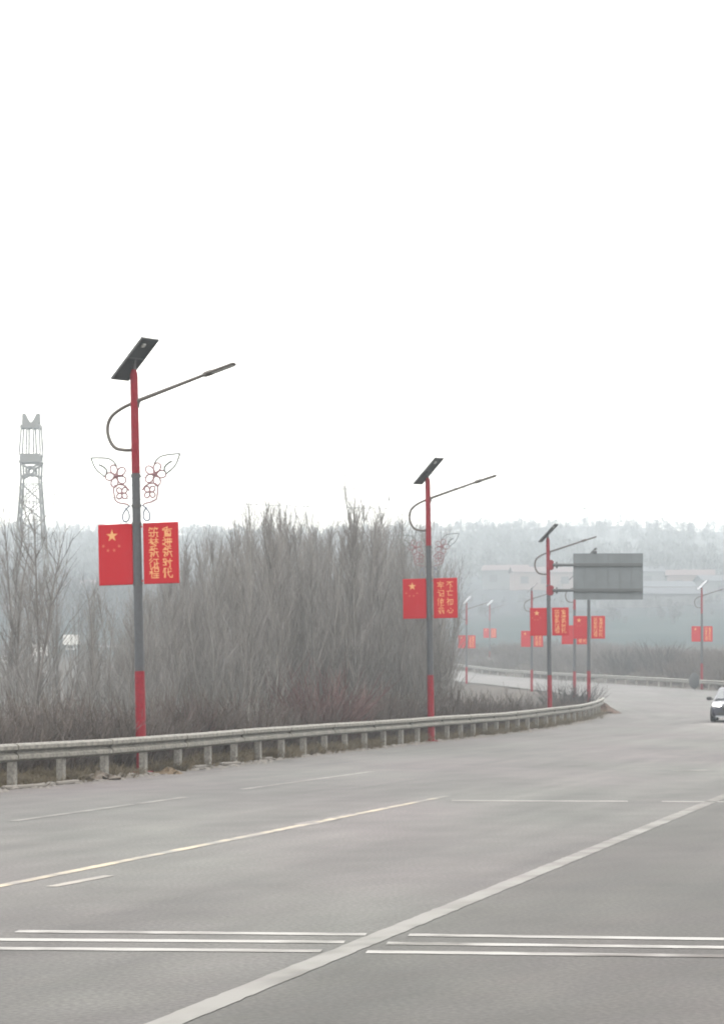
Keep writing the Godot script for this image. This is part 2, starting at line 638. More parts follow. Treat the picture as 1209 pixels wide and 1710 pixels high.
# ------------------------------------------------------------------ lettering: each glyph as strokes on a 10 x 10 grid
const GLYPH := {
	"fen": "0392 5002 5029 2484 3449 2549 2589 8589 2989 5559 2777",
	"jin": "1021 0332 3226 2607 0649 4989 4292 4494 5157 7178 3555 3595",
	"xin": "2030 1141 0242 0445 2429 2618 3647 8150 5156 5648 5494 7499",
	"shi": "0131 0137 3137 0434 0737 4393 7179 7969 5465",
	"dai": "3010 1004 2329 2019 4483 5056 5679 7999 9997 7081",
	"zhu": "1003 1141 2132 6053 6191 7182 0545 2528 0849 5595 5553 5558 5849 8589 8999",
	"meng": "0242 2026 2305 2345 5292 7076 7355 7395 4614 4678 7819 3667 2939",
	"zheng": "2002 3205 1619 4191 7189 5459 7595 3999 7549",
	"cheng": "3010 0333 2029 2305 2335 5090 5053 9093 5393 4595 7579 4797 3999",
	"bu": "0191 5105 5159 6487",
	"wang": "5051 0292 2227 2787",
	"chu": "1021 0232 3206 2429 2543 4292 6259 9288 8868",
	"xinn": "2407 3538 3878 7876 5263 8496",
	"lao": "0213 0292 4041 9293 2543 2484 0696 5559",
	"ji": "1021 0333 3338 3847 4191 9195 5595 5558 5898 9896",
	"shiming": "2003 1319 4292 6059 4383 4346 8386 4686 4969 5999",
	"ming": "5013 5093 3373 1549 1549 4549 1545 1919 6595 9598 6599",
	"qi": "0191 2126 2686 8181 8199 3144",
}

func draw_line(img: Image, a: Vector2, b: Vector2, r: float, c: Color) -> void:
	var lo := Vector2(minf(a.x, b.x), minf(a.y, b.y)) - Vector2(r + 1, r + 1)
	var hi := Vector2(maxf(a.x, b.x), maxf(a.y, b.y)) + Vector2(r + 1, r + 1)
	var ab := b - a
	var ll := maxf(ab.length_squared(), 0.0001)
	for y in range(maxi(0, int(lo.y)), mini(img.get_height(), int(hi.y) + 1)):
		for x in range(maxi(0, int(lo.x)), mini(img.get_width(), int(hi.x) + 1)):
			var p := Vector2(x + 0.5, y + 0.5)
			var t := clampf((p - a).dot(ab) / ll, 0.0, 1.0)
			var q := clampf(r + 0.5 - p.distance_to(a + ab * t), 0.0, 1.0)
			if q > 0.0: img.set_pixel(x, y, img.get_pixel(x, y).lerp(c, q))

func draw_star(img: Image, at: Vector2, r: float, turn: float, c: Color) -> void:
	var p := []
	for k in 10:
		var q := r if k % 2 == 0 else r * 0.40
		p.append(at + Vector2(sin(turn + TAU * k / 10.0), -cos(turn + TAU * k / 10.0)) * q)
	var poly := PackedVector2Array(p)
	for y in range(int(at.y - r) - 1, int(at.y + r) + 2):
		for x in range(int(at.x - r) - 1, int(at.x + r) + 2):
			if x < 0 or y < 0 or x >= img.get_width() or y >= img.get_height(): continue
			if Geometry2D.is_point_in_polygon(Vector2(x + 0.5, y + 0.5), poly): img.set_pixel(x, y, c)

func print_material(called: String, img: Image) -> StandardMaterial3D:
	var m := StandardMaterial3D.new()
	m.resource_name = called
	m.albedo_texture = ImageTexture.create_from_image(img)
	m.roughness = 0.7
	m.metallic_specular = 0.2
	M[called] = m
	return m

func make_prints() -> void:
	var red := Color(0.312, 0.0115, 0.0175).linear_to_srgb()
	var gold := Color(0.50, 0.27, 0.115).linear_to_srgb()
	var img := Image.create(144, 240, false, Image.FORMAT_RGBA8)
	img.fill(red)
	draw_star(img, Vector2(58, 44), 26.0, 0.0, gold)
	var pale := red.lerp(gold, 0.55)
	for k in [[20, 84, 0.5], [40, 102, 0.2], [66, 102, -0.2], [88, 86, -0.5]]:
		draw_star(img, Vector2(k[0], k[1]), 8.5, k[2], pale)
	print_material("print_stars", img)
	for s in [["print_five", [["zhu", "meng", "xin", "zheng", "cheng"], ["fen", "jin", "xin", "shi", "dai"]]], ["print_four", [["lao", "ji", "shiming", "ming"], ["bu", "wang", "chu", "xinn"]]]]:
		img = Image.create(144, 240, false, Image.FORMAT_RGBA8)
		img.fill(red)
		for col in 2:
			var words: Array = s[1][col]
			var n := words.size()
			var cell := 206.0 / n
			var w := 38.0
			var h := minf(cell - 5.0, 44.0)
			for k in n:
				var o := Vector2(24 + col * 58, 17 + k * cell)
				for st in String(GLYPH[words[k]]).split(" "):
					var a := Vector2(float(st.substr(0, 1).to_int()) / 9.0 * w, float(st.substr(1, 1).to_int()) / 9.0 * h) + o
					var e := Vector2(float(st.substr(2, 1).to_int()) / 9.0 * w, float(st.substr(3, 1).to_int()) / 9.0 * h) + o
					draw_line(img, a, e, 2.0, gold)
		print_material(s[0], img)

# ------------------------------------------------------------------ street lamps
func arc_points(pts: Array, rounds := 2) -> PackedVector3Array:
	# Chaikin smoothing, ends kept
	var a := PackedVector3Array(pts)
	for r in rounds:
		var b := PackedVector3Array([a[0]])
		for k in a.size() - 1:
			b.append(a[k].lerp(a[k + 1], 0.25))
			b.append(a[k].lerp(a[k + 1], 0.75))
		b.append(a[a.size() - 1])
		a = b
	return a

func petal(b: Mb, at: Vector2, ang: float, length: float, width: float, r: float, z := 0.06) -> void:
	var pts := []
	for k in 11:
		var t := TAU * k / 10.0
		var u := (1.0 - cos(t)) / 2.0 * length
		var w := sin(t) * width * 0.5 * (0.55 + 0.45 * u / length)
		var p := Vector2(cos(ang) * u - sin(ang) * w, sin(ang) * u + cos(ang) * w) + at
		pts.append(Vector3(p.x, p.y, z))
	b.tube(PackedVector3Array(pts), [r], 5, false)

func ornament(root: Node3D, side: float, r: float) -> void:
	# outline figure of a leaf, two flowers and a drop, bent from thin rod; x is measured outwards from the pole
	var o := Node3D.new()
	o.name = "wire_ornament"
	root.add_child(o, true)
	var leaf := Mb.new()
	var L := func(pts: Array) -> PackedVector3Array:
		var q := []
		for p in pts: q.append(Vector3(p[0] * side + (0.05 if side > 0 else -0.02), p[1], 0.06))
		return arc_points(q, 2)
	leaf.tube(L.call([[0.62, 5.93], [0.82, 6.08], [0.90, 6.30], [0.92, 6.315], [0.72, 6.31], [0.52, 6.29], [0.42, 6.22], [0.36, 6.13]]), [r], 5)
	leaf.tube(L.call([[0.60, 5.95], [0.56, 6.05], [0.66, 6.14], [0.74, 6.17]]), [r * 1.2], 5)
	part("leaf", leaf.mesh(M.leaf_wire), o)
	var f := Mb.new()
	for k in 5:
		petal(f, Vector2(0.375 * side + (0.05 if side > 0 else -0.02), 5.93), PI / 2 + side * (-0.35 + k * TAU / 5.0), 0.235, 0.19, r)
	f.tube(PackedVector3Array([Vector3(0.355 * side, 5.93, 0.06), Vector3(0.425 * side, 5.93, 0.06)]), [0.03], 6)
	part("flower", f.mesh(M.flower_wire), o)
	f = Mb.new()
	for k in 4:
		petal(f, Vector2(0.26 * side + (0.05 if side > 0 else -0.02), 5.58), PI / 4 + k * PI / 2, 0.14, 0.13, r)
	part("flower", f.mesh(M.flower_wire), o)
	var s := Mb.new()
	s.tube(L.call([[0.10, 5.62], [0.20, 5.74], [0.36, 5.76], [0.44, 5.70], [0.42, 5.52], [0.40, 5.43], [0.30, 5.38], [0.16, 5.36], [0.12, 5.33]]), [r], 5)
	part("scroll", s.mesh(M.flower_wire), o)
	s = Mb.new()
	s.tube(L.call([[0.09, 5.32], [0.14, 5.30], [0.26, 5.16], [0.25, 5.03], [0.18, 5.00], [0.11, 5.06], [0.12, 5.20], [0.19, 5.28]]), [r], 5)
	part("drop", s.mesh(M.drop_wire), o)

func make_lamp(text: String, rod: float) -> Node3D:
	var root := thing("street_lamp", "", "street lamp")
	root.set_meta("base_name", "street_lamp")
	var ring := func(lo: float, hi: float) -> PackedVector3Array:
		return PackedVector3Array([Vector3(0, lo, 0), Vector3(0, hi, 0)])
	var rad := func(y: float) -> float: return lerpf(0.105, 0.078, y / 8.0)
	var b := Mb.new()
	b.tube(ring.call(-0.6, 2.02), [rad.call(0.0), rad.call(2.0)], 16)
	b.box(Vector3(0, 0.012, 0), Vector3(0.36, 0.025, 0.36))
	part("red_pole_band", b.mesh(M.pole_red), root)
	b = Mb.new()
	b.tube(ring.call(2.02, 5.97), [rad.call(2.0) - 0.002, rad.call(5.97) - 0.002], 16, false)
	part("grey_pole_shaft", b.mesh(M.pole_grey), root)
	b = Mb.new()
	b.tube(ring.call(5.97, 7.95), [rad.call(5.97), rad.call(7.95)], 16)
	b.tube(ring.call(7.95, 8.04), [0.078, 0.05], 16)
	part("red_pole_band", b.mesh(M.pole_red), root)
	# arm and curl
	b = Mb.new()
	b.tube(PackedVector3Array([Vector3(0.02, 7.40, 0), Vector3(1.50, 7.862, 0)]), [0.042, 0.034], 10)
	b.tube(PackedVector3Array([Vector3(0.07, 7.28, 0), Vector3(0.10, 7.40, 0), Vector3(0.2, 7.47, 0)]), [0.03, 0.03], 8)
	part("lamp_arm", b.mesh(M.arm_grey), root)
	b = Mb.new()
	b.tube(arc_points([Vector3(0.0, 7.39, 0), Vector3(-0.30, 7.28, 0), Vector3(-0.55, 7.10, 0), Vector3(-0.60, 6.80, 0), Vector3(-0.47, 6.50, 0), Vector3(-0.25, 6.44, 0), Vector3(0.0, 6.44, 0)], 3), [0.036], 9)
	part("curl_bracket", b.mesh(M.arm_grey), root)
	# lamp head: slim luminaire in line with the arm
	var head := Mb.new()
	var tilt := Basis(Vector3(0, 0, 1), 0.285)
	head.soft_box(Vector3(1.83, 7.957, 0), Vector3(0.62, 0.055, 0.20), 0.02, tilt)
	head.soft_box(Vector3(1.57, 7.883, 0), Vector3(0.24, 0.10, 0.13), 0.025, tilt)
	var hd := part("lamp_head", head.mesh(M.arm_grey), root)
	head = Mb.new()
	head.box(Vector3(1.87, 7.937, 0), Vector3(0.46, 0.012, 0.15), tilt)
	part("light_panel", head.mesh(M.lens), hd)
	# solar panel on its bracket; u runs up the slope, w across
	var sp := Node3D.new()
	sp.name = "solar_panel"
	root.add_child(sp, true)
	sp.position = Vector3(0.0, 8.13, 0)
	var u := Vector3(0.65, 0.73, 0.363).normalized()
	var w := Vector3(0.26, 0.037, -0.54).normalized()
	w = (w - u * w.dot(u)).normalized()
	var nn := w.cross(u).normalized()
	var turn := Basis(w, u, nn)
	if nn.y < 0: turn = Basis(-w, u, -nn)
	var mid := turn.z * 0.06 + u * 0.11
	b = Mb.new()
	for q in [-1, 1]:
		b.box(mid + turn.x * 0.305 * q, Vector3(0.03, 1.08, 0.04), turn)
		b.box(mid + turn.y * 0.527 * q, Vector3(0.58, 0.026, 0.04), turn)
	b.box(mid + turn.y * 0.02 - turn.z * 0.002, Vector3(0.58, 0.03, 0.03), turn)
	part("panel_frame", b.mesh(M.panel_frame), sp)
	b = Mb.new()
	b.box(mid, Vector3(0.58, 1.03, 0.012), turn)
	part("back_sheet", b.mesh(M.panel_back), sp)
	b = Mb.new()
	b.box(mid + turn.z * 0.0085, Vector3(0.57, 1.02, 0.004), turn)
	part("cell_face", b.mesh(M.panel_cell), sp)
	b = Mb.new()
	b.soft_box(mid + turn.y * 0.36 - turn.z * 0.022 + turn.x * 0.10, Vector3(0.11, 0.09, 0.03), 0.008, turn)
	part("junction_box", b.mesh(M.lens), sp)
	b = Mb.new()
	b.tube(PackedVector3Array([Vector3(0, -0.12, 0), Vector3(0, -0.02, 0), mid]), [0.045, 0.04, 0.03], 8)
	part("panel_bracket", b.mesh(M.clamp), sp)
	# clamp where the ornament is bolted on
	for y in [5.92, 5.32, 4.96, 3.76]:
		b = Mb.new()
		b.tube(ring.call(y - 0.03, y + 0.03), [0.10], 12)
		part("clamp", b.mesh(M.clamp), root)
	ornament(root, -1.0, rod)
	ornament(root, 1.0, rod)
	for side in [-1, 1]:
		b = Mb.new()
		var x0 := 0.085 if side < 0 else 0.135
		var wd := 0.735
		var cx: float = (x0 + wd / 2) * side
		b.soft_box(Vector3(cx, 4.36, 0.0), Vector3(wd, 1.22, 0.05), 0.008)
		b.box(Vector3(0.08 * side, 4.90, 0), Vector3(0.06, 0.03, 0.03))
		b.box(Vector3(0.08 * side, 3.82, 0), Vector3(0.06, 0.03, 0.03))
		var board := part("flag_board", b.mesh(M.flag_red), root)
		b = Mb.new()
		var z := 0.0275
		var h := Vector2(wd / 2 - 0.012, 0.598)
		b.quad(Vector3(cx - h.x, 4.36 - h.y, z), Vector3(cx + h.x, 4.36 - h.y, z), Vector3(cx + h.x, 4.36 + h.y, z), Vector3(cx - h.x, 4.36 + h.y, z))
		var face := part("printed_face", b.mesh(M.print_stars if side < 0 else M[text]), board)
		face.set_meta("label", "red print with one large and four small yellow stars" if side < 0 else "red print with two columns of yellow characters")
	return root

func place_lamp(o: Node3D, x: float, d: float, turn: float, lean: float, base: float, panel_turn := 0.0) -> void:
	o.position = Vector3(x, base, -d)
	o.rotation = Vector3(0, turn, lean)
	for q in o.get_children():
		if String(q.name).begins_with("solar_panel"): q.rotation.y = panel_turn

func build_street_lamps() -> void:
	make_prints()
	var group := "solar street lamps with red flag boards along the road"
	var a := make_lamp("print_five", 0.017)
	tag(a, "nearest solar street lamp, red and grey pole, ten yellow characters on its board", "street lamp", group)
	place_lamp(a, (237.0 - 604.5) / 3700.0 * 44.2, 44.2, -0.26, 0.0205, 0.0, 0.26)
	var b := make_lamp("print_four", 0.011)
	tag(b, "second solar street lamp, standing at the right end of the bare thicket behind the guardrail", "street lamp", group)
	place_lamp(b, (720.0 - 604.5) / 3700.0 * 67.6, 67.6, -0.24, 0.014, 0.0, 0.24)
	var spots := [
		[8.22, 97.0, -0.12, 0.012, 0.10, 0.22, "solar street lamp that carries the grey road sign on its pole"],
		[12.16, 119.0, -0.1, 0.0, 0.40, 0.3, "lamp under the grey sign, its yellow character board right of its pole"],
		[13.6, 142.0, 0.05, 0.0, 0.50, 0.3, "lamp between the sign lamp and the lamp under the sign, boards overlapped"],
		[12.85, 168.0, 0.15, 0.0, 0.75, 0.3, "hazy lamp just left of the sign lamp, low red boards on a thin pole"],
		[9.75, 207.0, 0.3, 0.0, 1.25, 0.6, "hazy lamp beside the thicket's edge at the left end of the far guardrail"],
		[16.4, 285.0, 0.2, 0.0, 3.8, 0.6, "faintest lamp, far in the haze with small pink boards above the far guardrail"],
		[26.95, 176.0, 0.1, 0.0, 1.30, 0.6, "lamp standing behind the far guardrail on its own, above the car"],
	]
	for s in spots:
		var o := copy_of(a, Vector3.ZERO, 0.0, s[6], group)
		place_lamp(o, s[0], s[1], s[2], s[3], s[4], s[5])
		if s[1] > 90.0:
			for q in o.get_children():
				if String(q.name).begins_with("wire_ornament"):
					o.remove_child(q)
					q.free()

# ------------------------------------------------------------------ signs
func build_sign() -> void:
	# big board, seen from behind, clamped to the third lamp's pole
	var root := thing("road_sign", "large grey road sign seen from behind, held by two arms on a lamp pole", "road sign", Vector3(8.22, 0.10, -97.0), -0.03)
	var cx := 2.52
	var cy := 6.33
	var b := Mb.new()
	for k in 6:
		# the board is made of upright panels with a folded joint between them
		var w := 3.04 / 6.0
		b.box(Vector3(cx - 1.52 + w * (k + 0.5), cy, 0.10 + 0.008 * (k % 2)), Vector3(w - 0.004, 2.02, 0.02))
	var board := part("sign_board", b.mesh(M.sign_back), root)
	b = Mb.new()
	b.box(Vector3(cx, cy, 0.082), Vector3(3.0, 1.98, 0.006))
	part("printed_side", b.mesh(M.sign_face), board)
	for k in range(1, 6):
		b = Mb.new()
		b.box(Vector3(cx - 1.52 + 3.04 / 6.0 * k, cy, 0.126), Vector3(0.028, 1.98, 0.016))
		part("seam_rib", b.mesh(M.sign_rib), board)
	for y in [6.84, 5.73]:
		b = Mb.new()
		b.box(Vector3(cx + 0.0, y, 0.155), Vector3(3.0, 0.13, 0.07))
		part("stiffener", b.mesh(M.sign_rail), board)
		b = Mb.new()
		b.tube(PackedVector3Array([Vector3(0.1, y, 0.05), Vector3(1.15, y, 0.115)]), [0.075, 0.06], 10)
		b.tube(PackedVector3Array([Vector3(0.25, y, 0.06), Vector3(0.32, y, 0.06)]), [0.15, 0.15], 12)
		part("sign_arm", b.mesh(M.sign_rail), root)
		b = Mb.new()
		b.tube(PackedVector3Array([Vector3(0, y - 0.22, 0), Vector3(0, y - 0.15, 0), Vector3(0, y + 0.15, 0), Vector3(0, y + 0.22, 0)]), [0.10, 0.165, 0.165, 0.10], 14)
		part("pole_clamp", b.mesh(M.pole_red), root)
	b = Mb.new()
	b.soft_box(Vector3(1.93, 7.40, 0.11), Vector3(0.22, 0.12, 0.10), 0.03)
	part("top_bracket", b.mesh(M.clamp), board)
	# round sign by the far rail
	var o := thing("round_sign", "small round dark sign seen obliquely from behind at the far guardrail, left of the car", "road sign", Vector3(25.45, rise(170), -170), -1.08)
	b = Mb.new()
	var rings := []
	for q in [[-0.03, 0.60], [-0.02, 0.64], [0.015, 0.64], [0.05, 0.42], [0.07, 0.12]]:
		var a := PackedVector3Array()
		for k in 24:
			a.append(Vector3(cos(TAU * k / 24) * q[1], 0.74 + sin(TAU * k / 24) * q[1], q[0]))
		rings.append(a)
	b.loft(rings, true)
	part("disc", b.mesh(M.car_black), o)
	b = Mb.new()
	b.tube(PackedVector3Array([Vector3(0, -0.2, -0.07), Vector3(0, 1.1, -0.07)]), [0.04], 8)
	part("post", b.mesh(M.post_steel), o)

# ------------------------------------------------------------------ the oncoming car (front towards +z of its own axes)
func build_car() -> void:
	var root := thing("car", "dark blue oncoming car with lit headlights, cut off by the frame", "car", Vector3(16.08, rise(96), -96.0), -0.20)
	var sec := func(z: float, w: float, lo: float, hi: float, belt: float) -> PackedVector3Array:
		# cross-section across x at length z: sill, belt, top
		var a := PackedVector3Array([Vector3(-w * 0.90, lo, z), Vector3(-w, lo + 0.12, z), Vector3(-w, belt, z), Vector3(-w * 0.93, hi - 0.03, z), Vector3(-w * 0.6, hi, z), Vector3(w * 0.6, hi, z), Vector3(w * 0.93, hi - 0.03, z), Vector3(w, belt, z), Vector3(w, lo + 0.12, z), Vector3(w * 0.90, lo, z)])
		a.reverse()
		return a
	var b := Mb.new()
	b.loft([sec.call(-2.25, 0.74, 0.34, 0.86, 0.70), sec.call(-2.15, 0.84, 0.24, 0.98, 0.76), sec.call(-1.5, 0.90, 0.20, 1.00, 0.80), sec.call(0.6, 0.90, 0.20, 0.96, 0.80), sec.call(1.6, 0.89, 0.20, 0.88, 0.72), sec.call(2.10, 0.84, 0.22, 0.76, 0.62), sec.call(2.27, 0.74, 0.28, 0.62, 0.52)], true)
	part("body", b.mesh(M.car_paint), root)
	b = Mb.new()
	var cab := func(y: float, w: float, z0: float, z1: float) -> PackedVector3Array:
		return PackedVector3Array([Vector3(-w, y, z1), Vector3(w, y, z1), Vector3(w, y, z0), Vector3(-w, y, z0)])
	b.loft([cab.call(0.95, 0.80, -1.75, 1.12), cab.call(1.40, 0.62, -1.0, 0.18), cab.call(1.47, 0.54, -0.85, 0.02)], true)
	part("cabin", b.mesh(M.car_paint), root)
	# windscreen lying on the sloping front of the cabin
	b = Mb.new()
	var lowz := 1.06
	b.quad(Vector3(-0.72, 0.99, lowz + 0.012), Vector3(0.72, 0.99, lowz + 0.012), Vector3(0.58, 1.38, 0.245), Vector3(-0.58, 1.38, 0.245))
	b.quad(Vector3(-0.72, 0.98, lowz - 0.01), Vector3(-0.58, 1.37, 0.225), Vector3(0.58, 1.37, 0.225), Vector3(0.72, 0.98, lowz - 0.01))
	part("windscreen", b.mesh(M.car_glass), root)
	for s in [-1, 1]:
		b = Mb.new()
		b.soft_box(Vector3(0.62 * s, 0.70, 2.10), Vector3(0.38, 0.19, 0.16), 0.05, Basis(Vector3.UP, 0.35 * s) * Basis(Vector3(0, 0, 1), 0.12 * s))
		part("headlight", b.mesh(M.headlight), root)
		b = Mb.new()
		b.soft_box(Vector3(1.02 * s, 0.99, 0.72), Vector3(0.22, 0.15, 0.10), 0.04)
		b.box(Vector3(0.88 * s, 0.96, 0.70), Vector3(0.12, 0.04, 0.05))
		part("wing_mirror", b.mesh(M.car_black), root)
		for z in [-1.38, 1.36]:
			b = Mb.new()
			b.tube(PackedVector3Array([Vector3(0.70 * s, 0.32, z), Vector3(0.72 * s, 0.32, z), Vector3(0.91 * s, 0.32, z), Vector3(0.93 * s, 0.32, z)]), [0.28, 0.32, 0.32, 0.28], 20)
			var wh := part("wheel", b.mesh(M.car_black), root)
			b = Mb.new()
			b.tube(PackedVector3Array([Vector3(0.90 * s, 0.32, z), Vector3(0.937 * s, 0.32, z)]), [0.2, 0.17], 16)
			part("rim", b.mesh(M.car_chrome), wh)
		b = Mb.new()
		b.box(Vector3(0.66 * s, 0.33, 2.13), Vector3(0.24, 0.10, 0.14), Basis(Vector3.UP, 0.3 * s))
		part("bumper_vent", b.mesh(M.car_black), root)
		var sp := SpotLight3D.new()
		sp.name = "headlight_beam"
		sp.light_energy = 1.0
		sp.light_color = Color(1, 0.98, 0.93)
		sp.spot_angle = 30.0
		sp.spot_range = 60.0
		sp.spot_attenuation = 2.0
		sp.light_size = 0.1
		sp.shadow_enabled = true
		sp.position = Vector3(0.62 * s, 0.68, 2.36)
		sp.rotation = Vector3(-0.06, PI, 0)
		root.add_child(sp)
	b = Mb.new()
	b.soft_box(Vector3(0, 0.58, 2.245), Vector3(0.86, 0.16, 0.09), 0.03)
	part("grille", b.mesh(M.car_black), root)
	b = Mb.new()
	b.box(Vector3(0, 0.36, 2.285), Vector3(1.15, 0.11, 0.03))
	part("lower_grille", b.mesh(M.car_black), root)
	b = Mb.new()
	b.box(Vector3(0, 0.46, 2.31), Vector3(0.44, 0.13, 0.02))
	part("plate", b.mesh(M.plate), root)
	b = Mb.new()
	b.box(Vector3(0, 0.235, 2.22), Vector3(1.35, 0.07, 0.10))
	part("bumper_lip", b.mesh(M.plate), root)

# ------------------------------------------------------------------ pylon and wires
func build_pylon() -> void:
	var d := 320.0
	var x := (53.0 - 604.5) / 3700.0 * d
	var g := land(x, d)
	var root := thing("power_pylon", "pale slender lattice tower with two horns on top behind the thin trees", "tower", Vector3(x, g, -d))
	var px := func(y: float) -> float: return (1140.0 - y) / 3700.0 * d + 1.79 - g   # height above its foot
	var k := d / 3700.0
	var h0: float = px.call(1160)
	var levels := [[0.0, 2.9], [px.call(932), 2.05], [px.call(863), 1.65], [px.call(800), 1.28], [px.call(773), 1.38]]
	# four legs of the shaft
	for sx in [-1, 1]:
		for sz in [-1, 1]:
			var b := Mb.new()
			var pts := PackedVector3Array()
			for l in levels: pts.append(Vector3(l[1] * sx, l[0], l[1] * sz))
			b.tube(pts, [0.19, 0.17, 0.16, 0.15, 0.15], 6)
			part("leg", b.mesh(M.pylon_steel), root)
	# bracing, one bay after another
	var y := 1.0
	while y < px.call(812):
		var hh := 2.6
		var b := Mb.new()
		var w0 := 0.0
		var w1 := 0.0
		for q in 2:
			var yy := y + hh * q
			var ww := 1.28
			for i in levels.size() - 1:
				if yy >= levels[i][0] and yy <= levels[i + 1][0]:
					ww = lerpf(levels[i][1], levels[i + 1][1], (yy - levels[i][0]) / (levels[i + 1][0] - levels[i][0]))
			if q == 0: w0 = ww
			else: w1 = ww
		for f in 4:
			var t := Basis(Vector3.UP, f * PI / 2)
			b.tube(PackedVector3Array([t * Vector3(-w0, y, w0), t * Vector3(w1, y + hh, w1)]), [0.075], 4)
			b.tube(PackedVector3Array([t * Vector3(w0, y, w0), t * Vector3(-w1, y + hh, w1)]), [0.075], 4)
			b.tube(PackedVector3Array([t * Vector3(-w1, y + hh, w1), t * Vector3(w1, y + hh, w1)]), [0.07], 4)
			b.tube(PackedVector3Array([t * Vector3(-w0 * 0.35, y, w0), t * Vector3(-w1 * 0.35, y + hh, w1)]), [0.06], 4)
			b.tube(PackedVector3Array([t * Vector3(w0 * 0.35, y, w0), t * Vector3(w1 * 0.35, y + hh, w1)]), [0.06], 4)
		part("bracing", b.mesh(M.pylon_steel), root)
		y += hh
	# ring with a round opening under the deck
	var b := Mb.new()
	var cy: float = px.call(787)
	for f in [-1.0, 1.0]:
		var pts := PackedVector3Array()
		for i in 17: pts.append(Vector3(cos(TAU * i / 16) * 0.55, cy + sin(TAU * i / 16) * 0.55, 1.25 * f))
		b.tube(pts, [0.2], 5, false)
		for sx in [-1, 1]:
			b.tube(PackedVector3Array([Vector3(0.45 * sx, cy - 0.5, 1.25 * f), Vector3(1.2 * sx, cy - 0.9, 1.25 * f)]), [0.2], 5)
			b.tube(PackedVector3Array([Vector3(0.45 * sx, cy + 0.5, 1.25 * f), Vector3(1.35 * sx, cy + 1.0, 1.25 * f)]), [0.18], 5)
	part("ring_brace", b.mesh(M.pylon_steel), root)
	# deck
	b = Mb.new()
	b.box(Vector3(0, px.call(772), 0), Vector3(3.2, 0.28, 3.2))
	for q in [-1, 1]:
		b.box(Vector3(0, px.call(760), 1.5 * q), Vector3(3.1, 0.2, 0.1))
		b.box(Vector3(1.5 * q, px.call(760), 0), Vector3(0.1, 0.2, 2.9))
		b.box(Vector3(0, px.call(766), 1.5 * q), Vector3(2.9, 0.9, 0.06))
	part("deck", b.mesh(M.pylon_steel), root)
	# open upper stage
	for sx in [-1.0, -0.36, 0.36, 1.0]:
		for sz in [-1.0, 1.0]:
			b = Mb.new()
			b.tube(PackedVector3Array([Vector3(1.5 * sx, px.call(758), 1.4 * sz), Vector3(1.28 * sx, px.call(715), 1.1 * sz)]), [0.13], 6)
			part("column", b.mesh(M.pylon_steel), root)
	b = Mb.new()
	b.box(Vector3(0, px.call(713), 0), Vector3(2.9, 0.5, 2.4))
	b.box(Vector3(0, px.call(708), 0), Vector3(2.2, 0.4, 1.6))
	part("cross_beam", b.mesh(M.pylon_steel), root)
	for sx in [-1, 1]:
		b = Mb.new()
		var rings := []
		for q in [[708.0, 0.62, 0.68], [700.0, 0.86, 0.42], [691.0, 1.03, 0.22]]:
			var hy: float = px.call(q[0])
			var cx: float = q[1] * sx
			var w: float = q[2]
			rings.append(PackedVector3Array([Vector3(cx - w, hy, -0.5), Vector3(cx - w, hy, 0.5), Vector3(cx + w, hy, 0.5), Vector3(cx + w, hy, -0.5)]))
		b.loft(rings, true)
		part("horn", b.mesh(M.pylon_steel), root)
	# overhead wires from the tower: one bundle out of the frame at the left, three away over the valley to the right
	var top := Vector3(x, g + px.call(800), -d)
	var ends := [[top + Vector3(-1.3, 0, 0), Vector3(x - 70, g + px.call(812), -d + 30), 1.5, "thin overhead wire leaving the tower to the left"],
		[top + Vector3(1.3, 0.4, 0), Vector3(260, 104, -760), 9.0, "topmost overhead wire crossing the white sky to the right of the tower"],
		[top + Vector3(1.3, -0.6, 0.9), Vector3(258, 96, -745), 10.0, "middle one of three overhead wires crossing the sky right of the tower"],
		[top + Vector3(1.3, -2.0, -0.9), Vector3(262, 88, -770), 11.0, "lowest overhead wire crossing the sky just above the hazy ridge"]]
	for e in ends:
		b = Mb.new()
		var pts := PackedVector3Array()
		var p0: Vector3 = e[0]
		var p1: Vector3 = e[1]
		for i in 41:
			var t := i / 40.0
			var p := p0.lerp(p1, t)
			p.y -= float(e[2]) * 4.0 * t * (1.0 - t)
			pts.append(p)
		b.tube(pts, [0.05, 0.06], 4)
		single("overhead_wire", b.mesh(M.wire), e[3], "wire", Vector3.ZERO, 0.0, "overhead wires from the tower")
	# thin mast on the far ridge
	b = Mb.new()
	var mp := pos(64.0, 905.0)
	b.tube(PackedVector3Array([Vector3(0, -1, 0), Vector3(0, 10, 0)]), [0.35, 0.2], 6)
	single("mast", b.mesh(M.pylon_steel), "thin faint mast standing on the hazy ridge left of the sign lamp", "mast", mp)

